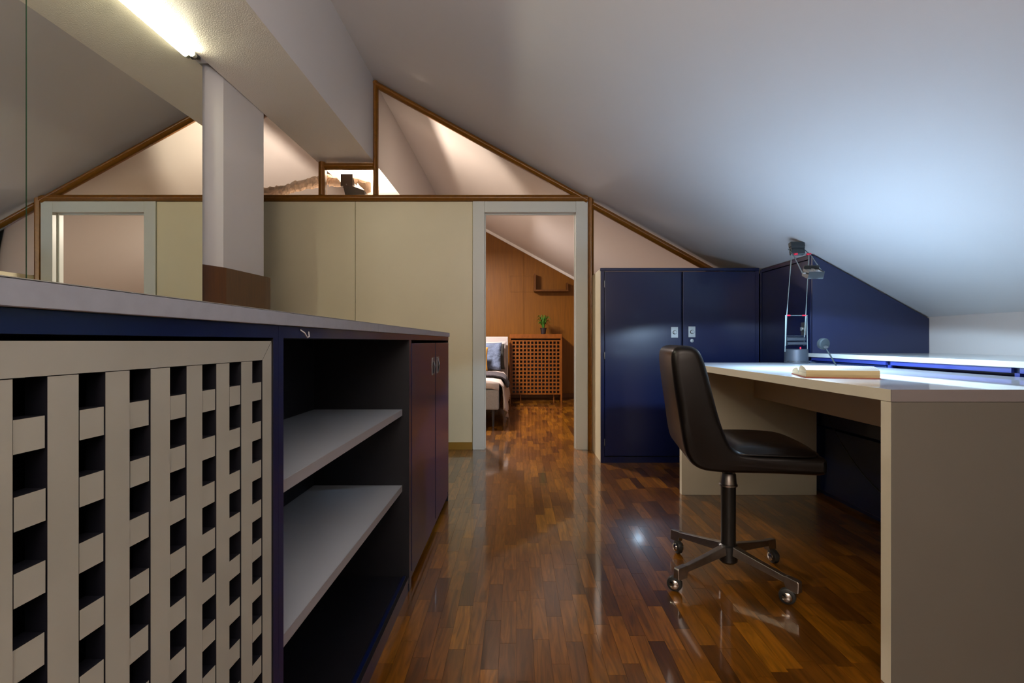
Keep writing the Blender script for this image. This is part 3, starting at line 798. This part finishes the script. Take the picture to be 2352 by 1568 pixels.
# potted plant
pl = thing('potted_plant', (.42, 8.0, 1.024), 'small green plant in a black pot on the lattice cabinet', 'plant')
b = MB(); b.lathe([(0, 0), (.036, 0), (.050, .095), (.054, .096), (.052, .088), (0, .084)], (.42, 8.0, 1.0243), 20); b.build('pot', 'pot_black', pl, smooth=SM)
b = MB(); rg = random.Random(2)
for i in range(75):
    a = rg.uniform(0, 2*PI); sp = rg.uniform(.03, .15); h = rg.uniform(.10, .23); c0 = Vector((.42, 8.0, 1.10)); d = Vector((math.cos(a), math.sin(a), 0))
    P = [c0+d*.008, c0+d*sp*.25+Vector((0, 0, h*.55)), c0+d*sp*.7+Vector((0, 0, h)), c0+d*sp*1.05+Vector((0, 0, h*.9-.02))]
    sd = Vector((-d.y, d.x, 0)); W_ = [.0025, .005, .006, .0008]
    R = [[b.b.verts.new(p-sd*w), b.b.verts.new(p+Vector((0, 0, -.001))), b.b.verts.new(p+sd*w)] for p, w in zip(P, W_)]
    for u, v in zip(R, R[1:]):
        for j in (0, 1): b.b.faces.new([u[j], u[j+1], v[j+1], v[j]])
b.build('foliage', 'leaf', pl, kind='stuff')
# L-shaped wall shelf
ws = thing('wall_shelf', (.55, BB-.08, 1.71), 'brown L-shaped shelf on the wooden bedroom wall', 'shelf')
s7 = .91
box('shelf_board', 'bedroom_wood_dark', ws, .283, .825, BB-.17, BB-.004, 1.705, 1.732)
box('upright', 'bedroom_wood_dark', ws, .283, .309, BB-.17, BB-.004, 1.7325, 1.985)
box('end_stop', 'bedroom_wood_dark', ws, .802, .825, BB-.12, BB-.004, 1.7325, 1.845)

# bed: runs from the headboard towards the viewer
bd = thing('bed', (-.95, 6.7, 0), 'bed with white headboard, rumpled pink sheet and grey base, seen through the doorway', 'bed')
box('headboard', 'bed_white', bd, -1.75, -.125, 7.72, 7.80, .1, .982, bev=.012, seg=3)
b = MB(); b.box(-1.72, -.185, 5.42, 7.71, .187, .400, bev=.015, seg=3); b.build('base', 'bed_grey', bd)
for (xx, yy) in ((-.25, 5.52), (-1.66, 5.52), (-.25, 7.6), (-1.66, 7.6)):
    b = MB(); b.tube([(xx, yy, 0), (xx, yy, .190)], [.012, .018], 10); b.build('leg', 'pot_black', bd, smooth=SM)
b = MB(); b.box(-1.71, -.20, 5.45, 7.71, .401, .475, bev=.03, seg=3); b.build('mattress', 'bed_white', bd)
# duvet with folds falling over the near side
def drape(name, y0, y1, ztop, drop, m, wob=.02, xo=-.165, ny=46, seed=1, foot=None, thick=.012):
    b = MB(); r = random.Random(seed); ph = [r.uniform(0, 6.28) for _ in range(6)]
    sec = [(-1.66, ztop), (-1.2, ztop+.012), (-.8, ztop+.01), (-.45, ztop+.006), (-.27, ztop-.004), (xo-.02, ztop-.022)]
    ns = 9
    G_ = []
    for j in range(ny+1):
        t = j/ny; y = y0+(y1-y0)*t
        dr_ = drop(t) if callable(drop) else drop
        row = [Vector((x, y, z+.006*math.sin(y*19+x*7+ph[0]))) for x, z in sec]
        for k in range(1, ns+1):
            q = k/ns
            fx_ = xo+.012+wob*q*(math.sin(y*26+ph[1])+.6*math.sin(y*47+ph[2]+q*2))*.8+.035*q
            row.append(Vector((fx_, y+.01*q*math.sin(y*15+ph[3]), ztop-.03-dr_*q)))
        G_.append(row)
    V = [[b.b.verts.new(p) for p in row] for row in G_]
    for j in range(ny):
        for k in range(len(V[0])-1): b.b.faces.new([V[j][k], V[j+1][k], V[j+1][k+1], V[j][k+1]])
    if foot:     # front edge folds down over the foot
        e = [b.b.verts.new(p.co+Vector((0, -.012, -foot))) for p in V[0][:6]]
        for k in range(5): b.b.faces.new([V[0][k], V[0][k+1], e[k+1], e[k]])
    o = b.build(name, m, bd, smooth=True)
    sm = o.modifiers.new('thickness', 'SOLIDIFY'); sm.thickness = thick; sm.offset = 1
    return o
drape('duvet', 5.44, 7.35, .482, lambda t: .14+.28*max(0, 1-abs(t-.22)/.30)**.7 if t < .5 else .30, 'sheet_pink', foot=.07, seed=4)
tag(bd.children[-1], 'pale pink rumpled duvet hanging over the side')
drape('throw', 5.95, 6.62, .503, .10, 'throw_knit', wob=.010, xo=-.158, ny=26, seed=9, thick=.02)
tag(bd.children[-1], 'dark grey knitted throw')
def pillow(name, c, w, h, t, m, rz, rx, label, grp=None):
    th = thing(name, c, label, 'pillow', grp)
    b = MB(); n = 14; fr, bk_ = [], []
    for i in range(n+1):
        a, d = [], []
        for j in range(n+1):
            u, v = -1+2*i/n, -1+2*j/n
            e = (max(0, 1-u**4)*max(0, 1-v**4))**.55
            k = 1-.06*(u*u*(1-v*v)+v*v*(1-u*u))*0
            uu, vv = u*(1-.05*(1-v*v)*abs(u)), v*(1-.05*(1-u*u)*abs(v))
            wv = .006*math.sin(9*u+5*v)+.004*math.sin(17*v-4*u)
            a.append(b.b.verts.new((uu*w, -(t*e+.003)+wv*e, vv*h))); 
            d.append(b.b.verts.new((uu*w, (t*e+.003)+wv*e, vv*h)))
        fr.append(a); bk_.append(d)
    for g_, fl_ in ((fr, 0), (bk_, 1)):
        for i in range(n):
            for j in range(n):
                q = [g_[i][j], g_[i+1][j], g_[i+1][j+1], g_[i][j+1]]; b.b.faces.new(q if not fl_ else q[::-1])
    ed = [(i, 0) for i in range(n)]+[(n, j) for j in range(n)]+[(n-i, n) for i in range(n)]+[(0, n-j) for j in range(n)]
    for (i, j), (k, l_) in zip(ed, ed[1:]+ed[:1]):
        b.b.faces.new([fr[i][j], bk_[i][j], bk_[k][l_], fr[k][l_]])
    M = Matrix.Rotation(rz, 4, 'Z') @ Matrix.Rotation(rx, 4, 'X')
    bmesh.ops.transform(b.b, matrix=M, verts=b.b.verts)
    b.build('pillow_case', m, th, smooth=True, local=True)
pillow('pillow', (-.45, 7.36, .70), .24, .20, .06, 'pillow_blue', math.radians(-8), math.radians(-14), 'blue pillow on the bed, in front of the grey one')
pillow('pillow', (-.585, 7.12, .67), .19, .165, .05, 'pillow_yellow', 0, math.radians(-16), 'yellow cushion at the left edge of the doorway')
pillow('pillow', (-.44, 7.52, .69), .27, .19, .045, 'pillow_dark', math.radians(4), math.radians(-10), 'dark grey pillow partly hidden behind the blue one')
pillow('pillow', (-.42, 7.64, .715), .275, .20, .04, 'bed_white', math.radians(0), math.radians(-6), 'white pillow against the headboard')
